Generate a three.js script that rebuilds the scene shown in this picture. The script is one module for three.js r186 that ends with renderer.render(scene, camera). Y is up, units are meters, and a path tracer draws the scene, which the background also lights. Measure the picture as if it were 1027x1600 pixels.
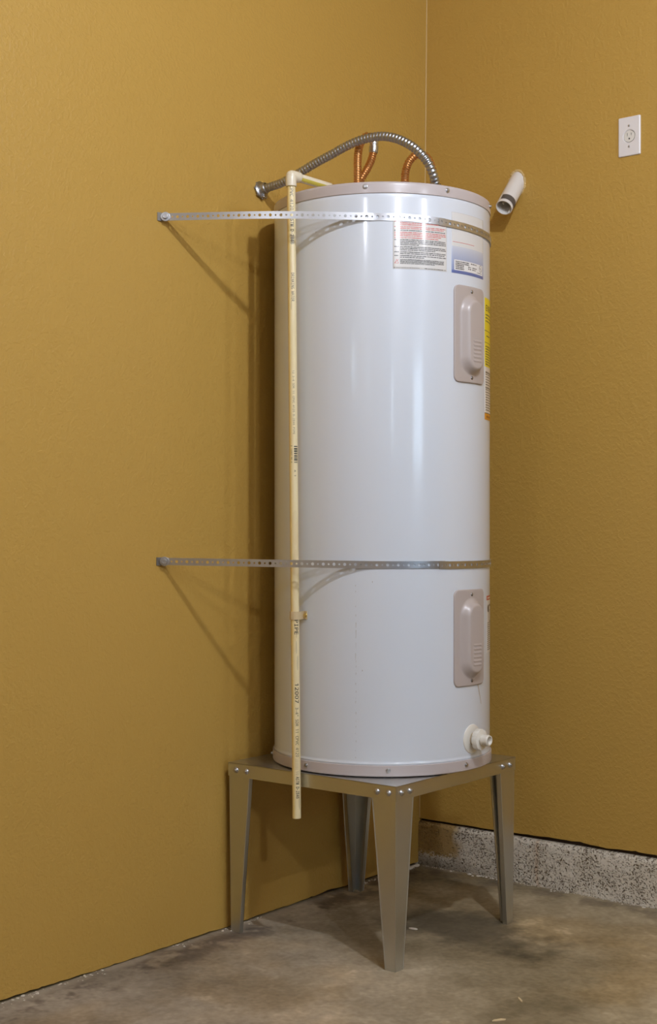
import * as THREE from 'three';
import { mergeGeometries, mergeVertices, toCreasedNormals } from 'three/addons/utils/BufferGeometryUtils.js';
import { RoundedBoxGeometry } from 'three/addons/geometries/RoundedBoxGeometry.js';

// ------------------------------------------------------------------ camera, sky, lights, exposure
const scene = new THREE.Scene();
const IMG_W = 1027, IMG_H = 1600, FOCAL_PX = 2153.91, HORIZON_PX = 819;
const camera = new THREE.PerspectiveCamera(2 * Math.atan(IMG_H / 2 / FOCAL_PX) * 180 / Math.PI, IMG_W / IMG_H, 0.05, 60);
const YAW = 51.185 * Math.PI / 180;
camera.position.set(2.5699, 1.0995, 3.6588);
camera.lookAt(2.5699 - Math.cos(YAW), 1.0995, 3.6588 - Math.sin(YAW));
camera.setViewOffset(IMG_W, IMG_H, 0, IMG_H / 2 - HORIZON_PX, IMG_W, IMG_H);   // shift lens: uprights stay upright
scene.background = new THREE.Color(0.58, 0.78, 1.0);
scene.backgroundIntensity = 34;
const CEILING = 2.95;
// ceiling lamps: x, z, candela
const LAMPS = [
  { x: 1.98, z: 1.78, cd: 24 },
  { x: 2.0, z: 5.2, cd: 8 },
  { x: 4.15, z: 3.55, cd: 22 },
  { x: 4.9, z: 1.45, cd: 16 },
];
const LAMP_COLOR = new THREE.Color(0.965, 1.01, 1.12);
const renderer = new THREE.WebGLRenderer({ antialias: true });
renderer.toneMapping = THREE.LinearToneMapping;
renderer.toneMappingExposure = 0.29;
renderer.shadowMap.enabled = true;
renderer.shadowMap.type = THREE.PCFSoftShadowMap;

// ------------------------------------------------------------------ helpers
function rng(seed) { let s = seed >>> 0; return () => { s = (s + 0x6D2B79F5) | 0; let t = Math.imul(s ^ (s >>> 15), 1 | s); t = (t + Math.imul(t ^ (t >>> 7), 61 | t)) ^ t; return ((t ^ (t >>> 14)) >>> 0) / 4294967296; }; }
const used = {};
function numbered(n) { if (!(n in used)) { used[n] = 0; return n; } used[n]++; return n + '_' + String(used[n]).padStart(3, '0'); }
function shade(m) { m.castShadow = true; m.receiveShadow = true; return m; }
function tag(o, label, category, group) { o.userData.label = label; o.userData.category = category; if (group) o.userData.group = group; return o; }
function thing(name, label, category, pos = [0, 0, 0], turn = 0, group) {
  const g = new THREE.Group(); g.name = numbered(name); g.position.set(...pos); g.rotation.y = turn; scene.add(g);
  return tag(g, label, category, group);
}
function part(name, geo, mat, parent, label) {
  const m = shade(new THREE.Mesh(Array.isArray(geo) ? mergeGeometries(geo.map(g => { const q = g.index ? g.toNonIndexed() : g; for (const k of Object.keys(q.attributes)) if (!['position', 'normal', 'uv'].includes(k)) q.deleteAttribute(k); return q; })) : geo, mat));
  m.name = name; parent.add(m); if (label) m.userData.label = label; return m;
}
function struct(name, geo, mat, parent) {
  const m = part(name, geo, mat, parent || scene);
  if (!parent) m.userData.kind = 'structure';
  return m;
}
// periodic value noise
function noiseField(n, cells, seed) {
  const r = rng(seed), g = new Float32Array(cells * cells); for (let i = 0; i < g.length; i++) g[i] = r();
  const out = new Float32Array(n * n), k = cells / n;
  const ix = new Int32Array(n), jx = new Int32Array(n), fx = new Float32Array(n);
  for (let x = 0; x < n; x++) { const u = x * k, i = Math.floor(u), f = u - i; ix[x] = i % cells; jx[x] = (i + 1) % cells; fx[x] = f * f * (3 - 2 * f); }
  for (let y = 0; y < n; y++) {
    const a = ix[y] * cells, b = jx[y] * cells, t = fx[y];
    for (let x = 0; x < n; x++) {
      const p = g[a + ix[x]] + (g[a + jx[x]] - g[a + ix[x]]) * fx[x], q = g[b + ix[x]] + (g[b + jx[x]] - g[b + ix[x]]) * fx[x];
      out[y * n + x] = p + (q - p) * t;
    }
  }
  return out;
}
function fbm(n, cells, octaves, seed, gain = 0.5) {
  const out = new Float32Array(n * n); let a = 1, s = 0;
  for (let o = 0; o < octaves && cells <= n; o++, cells *= 2) { const f = noiseField(n, cells, seed + o * 31); for (let i = 0; i < out.length; i++) out[i] += a * f[i]; s += a; a *= gain; }
  for (let i = 0; i < out.length; i++) out[i] /= s;
  return out;
}
const clamp01 = v => v < 0 ? 0 : v > 1 ? 1 : v;
const smooth = (a, b, v) => { const t = clamp01((v - a) / (b - a)); return t * t * (3 - 2 * t); };
function dataTex(n, fn, srgb) {   // fn(x, y, i) -> [r, g, b] 0..1
  const d = new Uint8Array(n * n * 4);
  for (let y = 0, i = 0; y < n; y++) for (let x = 0; x < n; x++, i++) { const c = fn(x, y, i); d[i * 4] = clamp01(c[0]) * 255; d[i * 4 + 1] = clamp01(c[1]) * 255; d[i * 4 + 2] = clamp01(c[2]) * 255; d[i * 4 + 3] = 255; }
  const t = new THREE.DataTexture(d, n, n); t.wrapS = t.wrapT = THREE.RepeatWrapping; t.magFilter = THREE.LinearFilter; t.minFilter = THREE.LinearMipmapLinearFilter; t.generateMipmaps = true;
  if (srgb) t.colorSpace = THREE.SRGBColorSpace; t.needsUpdate = true; return t;
}
function canvasTex(w, h, draw) {
  const c = document.createElement('canvas'); c.width = w; c.height = h; draw(c.getContext('2d'), w, h);
  const t = new THREE.CanvasTexture(c); t.colorSpace = THREE.SRGBColorSpace; t.anisotropy = 8; return t;
}
const std = o => new THREE.MeshStandardMaterial(o), phys = o => new THREE.MeshPhysicalMaterial(o);
const lin = (r, g, b) => new THREE.Color().setRGB(r, g, b);
function axisGeo(geo, from, dir) {   // geometry built along +y, put at from, pointing along dir
  const q = new THREE.Quaternion().setFromUnitVectors(new THREE.Vector3(0, 1, 0), dir.clone().normalize());
  return geo.applyQuaternion(q).translate(from.x, from.y, from.z);
}
function lathe(profile, seg = 32) { return new THREE.LatheGeometry(profile.map(p => new THREE.Vector2(p[0], p[1])), seg); }
const V = (x, y, z) => new THREE.Vector3(x, y, z);
// swept round hose or pipe; radius(s) with s the metres along the path
function sweep(points, radius, step, radial = 18, caps = true, tension = 0.5) {
  const curve = points.length > 2 ? new THREE.CatmullRomCurve3(points, false, 'catmullrom', tension) : new THREE.LineCurve3(points[0], points[1]);
  const L = curve.getLength(), n = Math.max(1, Math.ceil(L / step));
  curve.arcLengthDivisions = Math.max(200, n * 2); curve.updateArcLengths();
  const fr = curve.computeFrenetFrames(n, false), pos = [], uv = [], idx = [];
  for (let i = 0; i <= n; i++) {
    const p = curve.getPointAt(i / n), r = radius(L * i / n, L);
    for (let j = 0; j <= radial; j++) {
      const a = j / radial * Math.PI * 2, c = Math.cos(a) * r, s = Math.sin(a) * r, N = fr.normals[i], B = fr.binormals[i];
      pos.push(p.x + N.x * c + B.x * s, p.y + N.y * c + B.y * s, p.z + N.z * c + B.z * s); uv.push(j / radial, L * i / n);
    }
  }
  const w = radial + 1;
  for (let i = 0; i < n; i++) for (let j = 0; j < radial; j++) { const a = i * w + j, b = a + w; idx.push(a, a + 1, b, b, a + 1, b + 1); }
  if (caps) for (const [i, flip] of [[0, 0], [n, 1]]) {
    const p = curve.getPointAt(i / n), c = pos.length / 3; pos.push(p.x, p.y, p.z); uv.push(0.5, 0);
    for (let j = 0; j < radial; j++) { const a = i * w + j; flip ? idx.push(c, a, a + 1) : idx.push(c, a + 1, a); }
  }
  const g = new THREE.BufferGeometry(); g.setAttribute('position', new THREE.Float32BufferAttribute(pos, 3)); g.setAttribute('uv', new THREE.Float32BufferAttribute(uv, 2)); g.setIndex(idx); g.computeVertexNormals();
  return g;
}
const corrugated = (rIn, rOut, pitch) => s => rIn + (rOut - rIn) * Math.pow(0.5 + 0.5 * Math.cos(s / pitch * Math.PI * 2), 0.7);
function boxAt(w, h, d, x, y, z, r = 0) { const g = r ? new RoundedBoxGeometry(w, h, d, 2, r) : new THREE.BoxGeometry(w, h, d); return g.translate(x, y, z); }

// ------------------------------------------------------------------ materials
// sprayed orange-peel drywall, painted ochre
const peel = (() => { const n = 1024, a = fbm(n, 110, 2, 11), b = fbm(n, 220, 2, 23), c = fbm(n, 24, 2, 37);
  return dataTex(n, (x, y, i) => { const h = smooth(0.42, 0.68, a[i]) * 0.7 + b[i] * 0.25 + c[i] * 0.12; return [h, h, h]; }); })();
function wallMat() { const t = peel.clone(); t.repeat.set(1 / 0.75, 1 / 0.75); t.needsUpdate = true; return std({ color: lin(0.495, 0.301, 0.064), roughness: 0.5, bumpMap: t, bumpScale: 0.0006 }); }
const M = {};
M.wall = wallMat();
M.ceiling = std({ color: lin(0.74, 0.72, 0.68), roughness: 0.9, bumpMap: M.wall.bumpMap, bumpScale: 0.001 });
M.gap = std({ color: lin(0.05, 0.03, 0.02), roughness: 0.95 });
M.trimWhite = std({ color: lin(0.75, 0.75, 0.74), roughness: 0.5 });
M.caulk = std({ color: lin(0.60, 0.43, 0.19), roughness: 0.5 });
const FLOOR_M = 3.2;
M.floor = (() => {
  const n = 2048, big = fbm(n, 5, 5, 101, 0.55), mid = fbm(n, 26, 5, 131, 0.6), fine = fbm(n, 300, 3, 151), streak = fbm(n, 9, 4, 171, 0.6), crust = fbm(n, 60, 4, 191, 0.6);
  const px = FLOOR_M / n;
  const col = dataTex(n, (x, y, i) => {
    const X = x * px, Z = y * px;
    let t = 0.5 + (big[i] - 0.5) * 1.6 + (mid[i] - 0.5) * 0.8 + (fine[i] - 0.5) * 0.40;
    let r = 0.40 + 0.30 * t, g = 0.355 + 0.29 * t, b = 0.285 + 0.28 * t;
    const grey = smooth(-0.1, 1.3, Z - X * 0.8 + (big[i] - 0.5) * 0.5); r += 0.075 * grey - 0.01; g += 0.085 * grey - 0.012; b += 0.135 * grey - 0.045;
    const warm = smooth(0.45, 0.7, streak[i]); r += 0.022 * warm; b -= 0.03 * warm;
    const pale = smooth(0.60, 0.72, mid[i]) * smooth(0.48, 0.65, fine[i] * 0.3 + streak[i] * 0.7); r += 0.055 * pale; g += 0.052 * pale; b += 0.05 * pale;
    // damp stains and a pale crust along the foot of both walls
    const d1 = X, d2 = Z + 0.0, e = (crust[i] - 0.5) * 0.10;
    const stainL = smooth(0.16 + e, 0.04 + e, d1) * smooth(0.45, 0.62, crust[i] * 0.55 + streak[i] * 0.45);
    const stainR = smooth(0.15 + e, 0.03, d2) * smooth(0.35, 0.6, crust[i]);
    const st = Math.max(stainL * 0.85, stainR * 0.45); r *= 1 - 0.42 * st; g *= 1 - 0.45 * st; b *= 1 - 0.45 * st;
    const cr = smooth(0.045 + e * 0.5, 0.012 + e * 0.3, d1) * 0.9 + smooth(0.03 + e * 0.4, 0.01, d2) * 0.6; const k = clamp01(cr) * smooth(0.35, 0.62, crust[i]);
    r += (0.66 - r) * k * 0.75; g += (0.62 - g) * k * 0.75; b += (0.55 - b) * k * 0.75;
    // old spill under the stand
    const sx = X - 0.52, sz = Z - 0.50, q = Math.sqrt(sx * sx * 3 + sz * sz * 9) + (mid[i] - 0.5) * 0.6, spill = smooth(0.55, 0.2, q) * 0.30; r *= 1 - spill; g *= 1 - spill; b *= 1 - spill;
    return [r, g, b];
  }, true);
  const bump = dataTex(1024, (() => { const a = fbm(1024, 40, 5, 211, 0.6); return (x, y, i) => [a[i], a[i], a[i]]; })());
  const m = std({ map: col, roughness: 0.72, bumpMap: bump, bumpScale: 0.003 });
  return m;
})();
M.stem = (() => {   // pitted, once-painted concrete: 1.2 m x 0.3 m tile, paint rubbed on from the wall at the corner end
  const n = 1024, a = fbm(n, 400, 1, 301), b = fbm(n, 20, 4, 331, 0.6), c = fbm(n, 256, 2, 351), d = fbm(n, 170, 2, 371);
  const pit = i => Math.max(smooth(0.63, 0.76, a[i] * 0.72 + b[i] * 0.28), smooth(0.76, 0.82, d[i]) * 1.0);
  const px = 1.1 / n;
  const col = dataTex(n, (x, y, i) => {
    const X = x * px, Y = y * px; let p = pit(i) * 0.58 + smooth(0.5, 0.75, c[i]) * 0.18;
    let r = 0.88 - 0.08 * b[i], g = 0.845 - 0.08 * b[i], bb = 0.785 - 0.09 * b[i];
    const paint = smooth(0.17, 0.10, X + (b[i] - 0.5) * 0.12 - (Y - 0.07) * 0.35) * smooth(0.03, 0.05, Y + (c[i] - 0.5) * 0.03);
    r += (0.66 - r) * paint; g += (0.54 - g) * paint; bb += (0.33 - bb) * paint; p *= 1 - 0.6 * paint;
    const grime = smooth(0.05, 0.0, Y + (b[i] - 0.5) * 0.04) * smooth(0.45, 0.0, X) ; r *= 1 - 0.35 * grime; g *= 1 - 0.37 * grime; bb *= 1 - 0.40 * grime;
    const rust = Math.exp(-Math.pow((X - 0.44 + (b[i] - 0.5) * 0.02) / 0.006, 2)) * 0.35; g -= 0.12 * rust; bb -= 0.2 * rust;
    r -= (r - 0.30) * p; g -= (g - 0.24) * p; bb -= (bb - 0.17) * p;
    return [r, g, bb];
  }, true);
  const bump = dataTex(n, (x, y, i) => { const h = 1 - pit(i) * 0.8 - b[i] * 0.2; return [h, h, h]; });
  for (const t of [col, bump]) t.repeat.set(1 / 1.1, 1 / 1.1);
  return std({ map: col, bumpMap: bump, bumpScale: 0.003, roughness: 0.9 });
})();
M.enamel = phys({ color: lin(0.695, 0.748, 0.83), roughness: 0.33, clearcoat: 0.75, clearcoatRoughness: 0.12 });
M.ring = phys({ color: lin(0.52, 0.465, 0.465), roughness: 0.36, clearcoat: 0.35, clearcoatRoughness: 0.2 });
M.panel = phys({ color: lin(0.475, 0.415, 0.395), roughness: 0.38, clearcoat: 0.3, clearcoatRoughness: 0.25 });
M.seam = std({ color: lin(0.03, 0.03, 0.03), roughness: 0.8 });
const spangle = (() => { const n = 512, a = fbm(n, 40, 3, 401), b = fbm(n, 160, 2, 421); const t = dataTex(n, (x, y, i) => { const v = 0.36 + (a[i] - 0.5) * 0.10 + (b[i] - 0.5) * 0.06; return [v, v, v]; }); t.repeat.set(3, 3); return t; })();
M.galv = std({ color: lin(0.62, 0.63, 0.61), metalness: 1, roughness: 1, roughnessMap: spangle });
M.strap = std({ color: lin(0.58, 0.59, 0.62), metalness: 1, roughness: 0.34 });
M.steel = std({ color: lin(0.52, 0.52, 0.53), metalness: 1, roughness: 0.34 });
M.darkSteel = std({ color: lin(0.30, 0.29, 0.28), metalness: 1, roughness: 0.4 });
M.conduit = std({ color: lin(0.44, 0.45, 0.47), metalness: 1, roughness: 0.34 });
M.copper = std({ color: lin(0.66, 0.34, 0.13), metalness: 1, roughness: 0.36 });
M.brass = std({ color: lin(0.72, 0.55, 0.22), metalness: 1, roughness: 0.3 });
M.cream = phys({ color: lin(0.80, 0.72, 0.55), roughness: 0.32, clearcoat: 0.3, clearcoatRoughness: 0.2 });
M.primer = std({ color: lin(0.62, 0.52, 0.08), roughness: 0.5 });
M.tan = std({ color: lin(0.62, 0.48, 0.28), roughness: 0.45 });
M.white = phys({ color: lin(0.80, 0.77, 0.74), roughness: 0.35, clearcoat: 0.3, clearcoatRoughness: 0.2 });
M.plate = phys({ color: lin(0.80, 0.77, 0.77), roughness: 0.3, clearcoat: 0.3 });
M.almond = std({ color: lin(0.76, 0.73, 0.67), roughness: 0.35 });
M.valve = phys({ color: lin(0.80, 0.77, 0.70), roughness: 0.35, clearcoat: 0.2 });
M.black = std({ color: lin(0.02, 0.02, 0.02), roughness: 0.7 });
M.band = std({ color: lin(0.10, 0.085, 0.075), roughness: 0.6 });
M.rust = std({ color: lin(0.50, 0.40, 0.27), roughness: 0.8 });
M.scuff = std({ color: lin(0.42, 0.40, 0.37), roughness: 0.8 });
M.chip = std({ color: lin(0.62, 0.56, 0.47), roughness: 0.95 });
M.straw = std({ color: lin(0.62, 0.50, 0.30), roughness: 0.8 });
M.glass = phys({ color: 0xffffff, roughness: 0.02, transmission: 1, thickness: 0, ior: 1.5 });
M.bulb = std({ color: lin(0.9, 0.88, 0.84), roughness: 0.4, emissive: LAMP_COLOR, emissiveIntensity: 60 });

// ------------------------------------------------------------------ the setting
const RX = 5.8, RZ = 7.0, LEAN_L = 0.004, LEAN_R = 0.0098, OFF_R = -0.0037;
const wallRightZ = y => OFF_R - LEAN_R * y, wallLeftX = y => LEAN_L * y;
{ // floor slab, with uv in metres from the corner
  const g = new THREE.BoxGeometry(RX + 0.4, 0.12, RZ + 0.4).translate(RX / 2, -0.06, RZ / 2), p = g.attributes.position, u = g.attributes.uv;
  for (let i = 0; i < p.count; i++) u.setXY(i, p.getX(i) / FLOOR_M, p.getZ(i) / FLOOR_M);
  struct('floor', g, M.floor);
}
struct('ceiling', new THREE.BoxGeometry(RX + 0.4, 0.15, RZ + 0.4).translate(RX / 2, CEILING + 0.075, RZ / 2), M.ceiling);
// drywall sheet with a ragged bottom edge; s runs from the corner
function drywall(length, low, seed, rag) {
  const r = rng(seed), sh = new THREE.Shape(); sh.moveTo(-0.1, CEILING + 0.1); sh.lineTo(-0.1, low);
  let y = low, slow = 0;
  for (let s = 0; s <= Math.min(length, 2.6); s += 0.008 + r() * 0.02) { slow += (r() - 0.5) * rag * 0.5; slow *= 0.92; y = low + slow + (r() - 0.5) * rag * 0.35; sh.lineTo(s, y); }
  sh.lineTo(length, low); sh.lineTo(length, CEILING + 0.1); sh.closePath();
  return new THREE.ExtrudeGeometry(sh, { depth: 0.013, bevelEnabled: false });
}
const shearL = new THREE.Matrix4().set(1, LEAN_L, 0, 0, 0, 1, 0, 0, 0, 0, 1, 0, 0, 0, 0, 1);
const shearR = new THREE.Matrix4().set(1, 0, 0, 0, 0, 1, 0, 0, 0, -LEAN_R, 1, OFF_R, 0, 0, 0, 1);
{ // left wall: plane x = 0, runs along +z
  const g = drywall(RZ, 0.007, 5, 0.006);      // x = s, y, z 0..0.013
  g.applyMatrix4(new THREE.Matrix4().makeBasis(V(0, 0, 1), V(0, 1, 0), V(-1, 0, 0)));   // s -> z, depth -> -x
  g.applyMatrix4(shearL);
  const w = struct('wall_left', g, M.wall);
  struct('wall_core', new THREE.BoxGeometry(0.14, CEILING + 0.2, RZ + 0.3).translate(-0.014 - 0.07, CEILING / 2, RZ / 2).applyMatrix4(shearL), M.gap, w);
}
{ // right wall: plane z = 0, runs along +x, above a concrete stem wall
  const g = drywall(RX, 0.1475, 9, 0.007); g.translate(0, 0, -0.013).applyMatrix4(shearR);
  const w = struct('wall_right', g, M.wall);
  struct('wall_core', new THREE.BoxGeometry(RX + 0.3, CEILING - 0.02, 0.14).translate(RX / 2, CEILING / 2 + 0.13, -0.014 - 0.07).applyMatrix4(shearR), M.gap, w);
}
{ // stem wall, front face slightly uneven, top edge worn
  const r = rng(77), nx = 180, ny = 10, H = 0.1415, pos = [], uv = [], idx = [], f = fbm(256, 24, 4, 505, 0.6);
  const at = (i, j) => f[((j * 9) % 256) * 256 + (i * 5) % 256] - 0.5;
  for (let j = 0; j <= ny + 1; j++) for (let i = 0; i <= nx; i++) {
    const x = i / nx * 2.4 - 0.05, top = j > ny, y = top ? H - 0.002 + at(i, 3) * 0.004 : j / ny * (H - 0.004 + at(i, 3) * 0.006) - (j ? 0 : 0.01);
    let z = top ? -0.06 : 0.001 + at(i, j) * 0.004 - (j === ny ? 0.003 : 0) + (j < 2 ? 0.004 * (at(i, j + 20) + 0.3) : 0);
    pos.push(x, y, z); uv.push(x, y);
  }
  for (let j = 0; j <= ny; j++) for (let i = 0; i < nx; i++) { const a = j * (nx + 1) + i, b = a + nx + 1; idx.push(a, a + 1, b, b, a + 1, b + 1); }
  const g = new THREE.BufferGeometry(); g.setAttribute('position', new THREE.Float32BufferAttribute(pos, 3)); g.setAttribute('uv', new THREE.Float32BufferAttribute(uv, 2)); g.setIndex(idx); g.computeVertexNormals();
  const back = new THREE.BoxGeometry(RX + 0.2, 0.19, 0.14).translate(RX / 2, 0.045, -0.075), bu = back.attributes.uv, bp = back.attributes.position;
  for (let i = 0; i < bp.count; i++) bu.setXY(i, bp.getX(i), bp.getY(i));
  struct('baseboard_right', [g, back], M.stem);
}
{ // painted caulk bead in the corner
  const a = V(wallLeftX(0.15) + 0.001, 0.15, wallRightZ(0.15) + 0.001), b = V(wallLeftX(CEILING) + 0.001, CEILING, wallRightZ(CEILING) + 0.001);
  struct('trim_1', sweep([a, b], () => 0.0018, 0.3, 8, false), M.caulk);
}
// window openings in the two walls behind the camera
const WIN_F = [[1.75, 2.80, 1.42, 2.22], [5.52, 5.98, 1.75, 2.32]];   // in wall_front (x = RX): z0, z1, y0, y1
const WIN_B = [[0.95, 1.45, 2.08, 2.36], [2.85, 3.20, 2.05, 2.30]];   // in wall_back (z = RZ): x0, x1, y0, y1
function holed(length, wins) {
  const sh = new THREE.Shape([new THREE.Vector2(-0.15, -0.1), new THREE.Vector2(length + 0.15, -0.1), new THREE.Vector2(length + 0.15, CEILING + 0.1), new THREE.Vector2(-0.15, CEILING + 0.1)]);
  for (const [a, b, c, d] of wins) sh.holes.push(new THREE.Path([new THREE.Vector2(a, c), new THREE.Vector2(a, d), new THREE.Vector2(b, d), new THREE.Vector2(b, c)]));
  return new THREE.ExtrudeGeometry(sh, { depth: 0.15, bevelEnabled: false });
}
const toFront = new THREE.Matrix4().makeBasis(V(0, 0, 1), V(0, 1, 0), V(1, 0, 0)).setPosition(RX, 0, 0);
const toBack = new THREE.Matrix4().setPosition(0, 0, RZ);
struct('wall_front', holed(RZ, WIN_F).applyMatrix4(toFront), M.wall);
struct('wall_back', holed(RX, WIN_B).applyMatrix4(toBack), M.wall);
let wn = 0;
for (const [wins, mat] of [[WIN_F, toFront], [WIN_B, toBack]]) for (const [a, b, c, d] of wins) {
  const g = new THREE.Group(); g.name = 'window_' + (++wn); g.userData.kind = 'structure'; scene.add(g);
  const t = 0.045, cx = (a + b) / 2, cy = (c + d) / 2, w = b - a, h = d - c;
  const bars = [boxAt(w, t, 0.06, cx, c + t / 2, 0.07), boxAt(w, t, 0.06, cx, d - t / 2, 0.07), boxAt(t, h - 2 * t, 0.06, a + t / 2, cy, 0.07), boxAt(t, h - 2 * t, 0.06, b - t / 2, cy, 0.07)];
  if (w > 0.8) bars.push(boxAt(0.04, h - 2 * t, 0.05, a + w * 0.62, cy, 0.07));
  const merged = mergeGeometries(bars.map(q => q.toNonIndexed())).applyMatrix4(mat);
  part('window_frame', merged, M.trimWhite, g);
  part('pane', new THREE.BoxGeometry(w - 2 * t, h - 2 * t, 0.004).translate(cx, cy, 0.07).applyMatrix4(mat), M.glass, g);
}

// ------------------------------------------------------------------ ceiling lamps (above the picture)
const lampWords = ['round ceiling lamp with frosted dome nearest the heater corner', 'round ceiling lamp with frosted dome by the high back windows', 'round ceiling lamp with frosted dome over the middle of the garage', 'round ceiling lamp with frosted dome near the wide front window'];
const lampBase = lathe([[0, 0], [0.085, 0], [0.085, -0.02], [0.07, -0.035], [0.062, -0.035]], 32), lampDome = lathe([[0, -0.115], [0.025, -0.112], [0.048, -0.098], [0.062, -0.075], [0.066, -0.055], [0.06, -0.034]].map(p => p), 32);
LAMPS.forEach((l, i) => {
  const g = thing('ceiling_light', lampWords[i], 'lamp', [l.x, CEILING, l.z]);
  part('base', lampBase, M.trimWhite, g); part('dome', lampDome, M.bulb, g);
  const p = new THREE.PointLight(LAMP_COLOR, l.cd, 0, 2); p.position.set(0, -0.075, 0); p.castShadow = true; p.shadow.radius = 2; p.shadow.mapSize.set(1024, 1024); p.shadow.bias = -0.0005; p.name = 'lamp_light'; g.add(p);
});

// ------------------------------------------------------------------ heater stand
const ST = { x: 0.0243, z: 0.3667, s: 0.5607, h: 0.457, fl: 0.0362 };
{
  const st = thing('heater_stand', 'square galvanized sheet metal stand with four tapered legs under the water heater', 'stand', [ST.x, 0, ST.z]);
  const s = ST.s, H = ST.h, fl = ST.fl, t = 0.0016;
  // tray: top sheet with turned-down flanges
  const topS = new THREE.Shape([[0, 0], [s, 0], [s, s], [0, s]].map(p => new THREE.Vector2(...p)));
  const top = new THREE.ExtrudeGeometry(topS, { depth: t, bevelEnabled: false }).rotateX(Math.PI / 2).translate(0, H, 0);
  const fx = [new RoundedBoxGeometry(s, fl, t, 2, 0.0007).translate(s / 2, H - fl / 2, s - t / 2), new RoundedBoxGeometry(s, fl, t, 2, 0.0007).translate(s / 2, H - fl / 2, t / 2),
    new RoundedBoxGeometry(t, fl, s, 2, 0.0007).translate(s - t / 2, H - fl / 2, s / 2), new RoundedBoxGeometry(t, fl, s, 2, 0.0007).translate(t / 2, H - fl / 2, s / 2)];
  part('tray', [top, ...fx], M.galv, st);
  // one leg for the corner at (s, s): two faces meeting at the corner, narrowing downward, with inward return lips
  const W0 = 0.072, W1 = 0.031, lip = 0.014, in0 = t + 0.0004, in1 = 0.0055;
  const quadPrism = (q, n) => { // four points + thickness vector
    const v = [...q, ...q.map(p => p.clone().add(n))], f = [[0, 1, 2, 3], [7, 6, 5, 4], [0, 4, 5, 1], [1, 5, 6, 2], [2, 6, 7, 3], [3, 7, 4, 0]], pos = [], uv = [];
    for (const [a, b, c, d] of f) for (const i of [a, b, c, a, c, d]) { pos.push(v[i].x, v[i].y, v[i].z); uv.push(v[i].x + v[i].z, v[i].y); }
    const g = new THREE.BufferGeometry(); g.setAttribute('position', new THREE.Float32BufferAttribute(pos, 3)); g.setAttribute('uv', new THREE.Float32BufferAttribute(uv, 2)); g.computeVertexNormals(); return g;
  };
  const legGeo = (() => {
    const yT = H - t - 0.0005, cT = -in0, cB = -in1, gs = [];
    // face looking +z (points relative to the outer corner)
    const A = V(cT, yT, cT), B = V(cB, 0, cB), C = V(cB - W1, 0, cB), D = V(cT - W0 - 0.004, yT, cT);
    gs.push(quadPrism([A, D, C, B], V(0, 0, -t)));
    gs.push(quadPrism([D, V(D.x, D.y, D.z - lip), V(C.x, C.y, C.z - lip), C], V(t, 0, 0)));
    gs.push(quadPrism([V(D.x, D.y, D.z - lip), V(D.x + 0.006, D.y, D.z - lip), V(C.x + 0.006, C.y, C.z - lip), V(C.x, C.y, C.z - lip)], V(0, 0, t)));
    const C2 = V(cB, 0, cB - W1), D2 = V(cT, yT, cT - W0 - 0.004);
    gs.push(quadPrism([A, B, C2, D2], V(-t, 0, 0)));
    gs.push(quadPrism([D2, C2, V(C2.x - lip, C2.y, C2.z), V(D2.x - lip, D2.y, D2.z)], V(0, 0, t)));
    gs.push(quadPrism([V(D2.x - lip, D2.y, D2.z), V(C2.x - lip, C2.y, C2.z), V(C2.x - lip, C2.y, C2.z + 0.006), V(D2.x - lip, D2.y, D2.z + 0.006)], V(t, 0, 0)));
    for (const [p, q] of [[D, C], [D2, C2]]) gs.push(sweep([p, q.clone().add(V(0, 0.001, 0))], () => 0.0016, 0.5, 10, true).toNonIndexed());
    // rounded bend at the corner
    gs.push(sweep([A.clone().add(V(-0.001, 0, -0.001)), B.clone().add(V(-0.001, 0.001, -0.001))], () => 0.0014, 0.5, 10, true).toNonIndexed());
    return mergeGeometries(gs.map(g => { g = g.index ? g.toNonIndexed() : g; return g; }));
  })();
  for (const [x, z, a] of [[s, s, 0], [0, s, -Math.PI / 2], [s, 0, Math.PI / 2], [0, 0, Math.PI]]) {
    const m = part('leg', legGeo, M.galv, st); m.position.set(x, 0, z); m.rotation.y = a;
  }
  const bolt = mergeGeometries([lathe([[0.0082, 0], [0.0082, 0.001], [0.0075, 0.0018], [0.006, 0.0038], [0.0035, 0.0052], [0, 0.0058]], 18).toNonIndexed(), new THREE.CylinderGeometry(0.0042, 0.0045, 0.004, 6).translate(0, 0.006, 0).toNonIndexed()]);
  const spots = [];
  for (const u of [0.0293, 0.0664, s - 0.0589, s - 0.0236]) spots.push([V(u, 0, s), V(0, 0, 1)], [V(s, 0, u), V(1, 0, 0)]);
  for (const [p, d] of spots) { const b = part('bolt', axisGeo(bolt.clone(), V(0, 0, 0), d), M.steel, st); b.position.set(p.x, H - 0.0185, p.z); }
}

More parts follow.
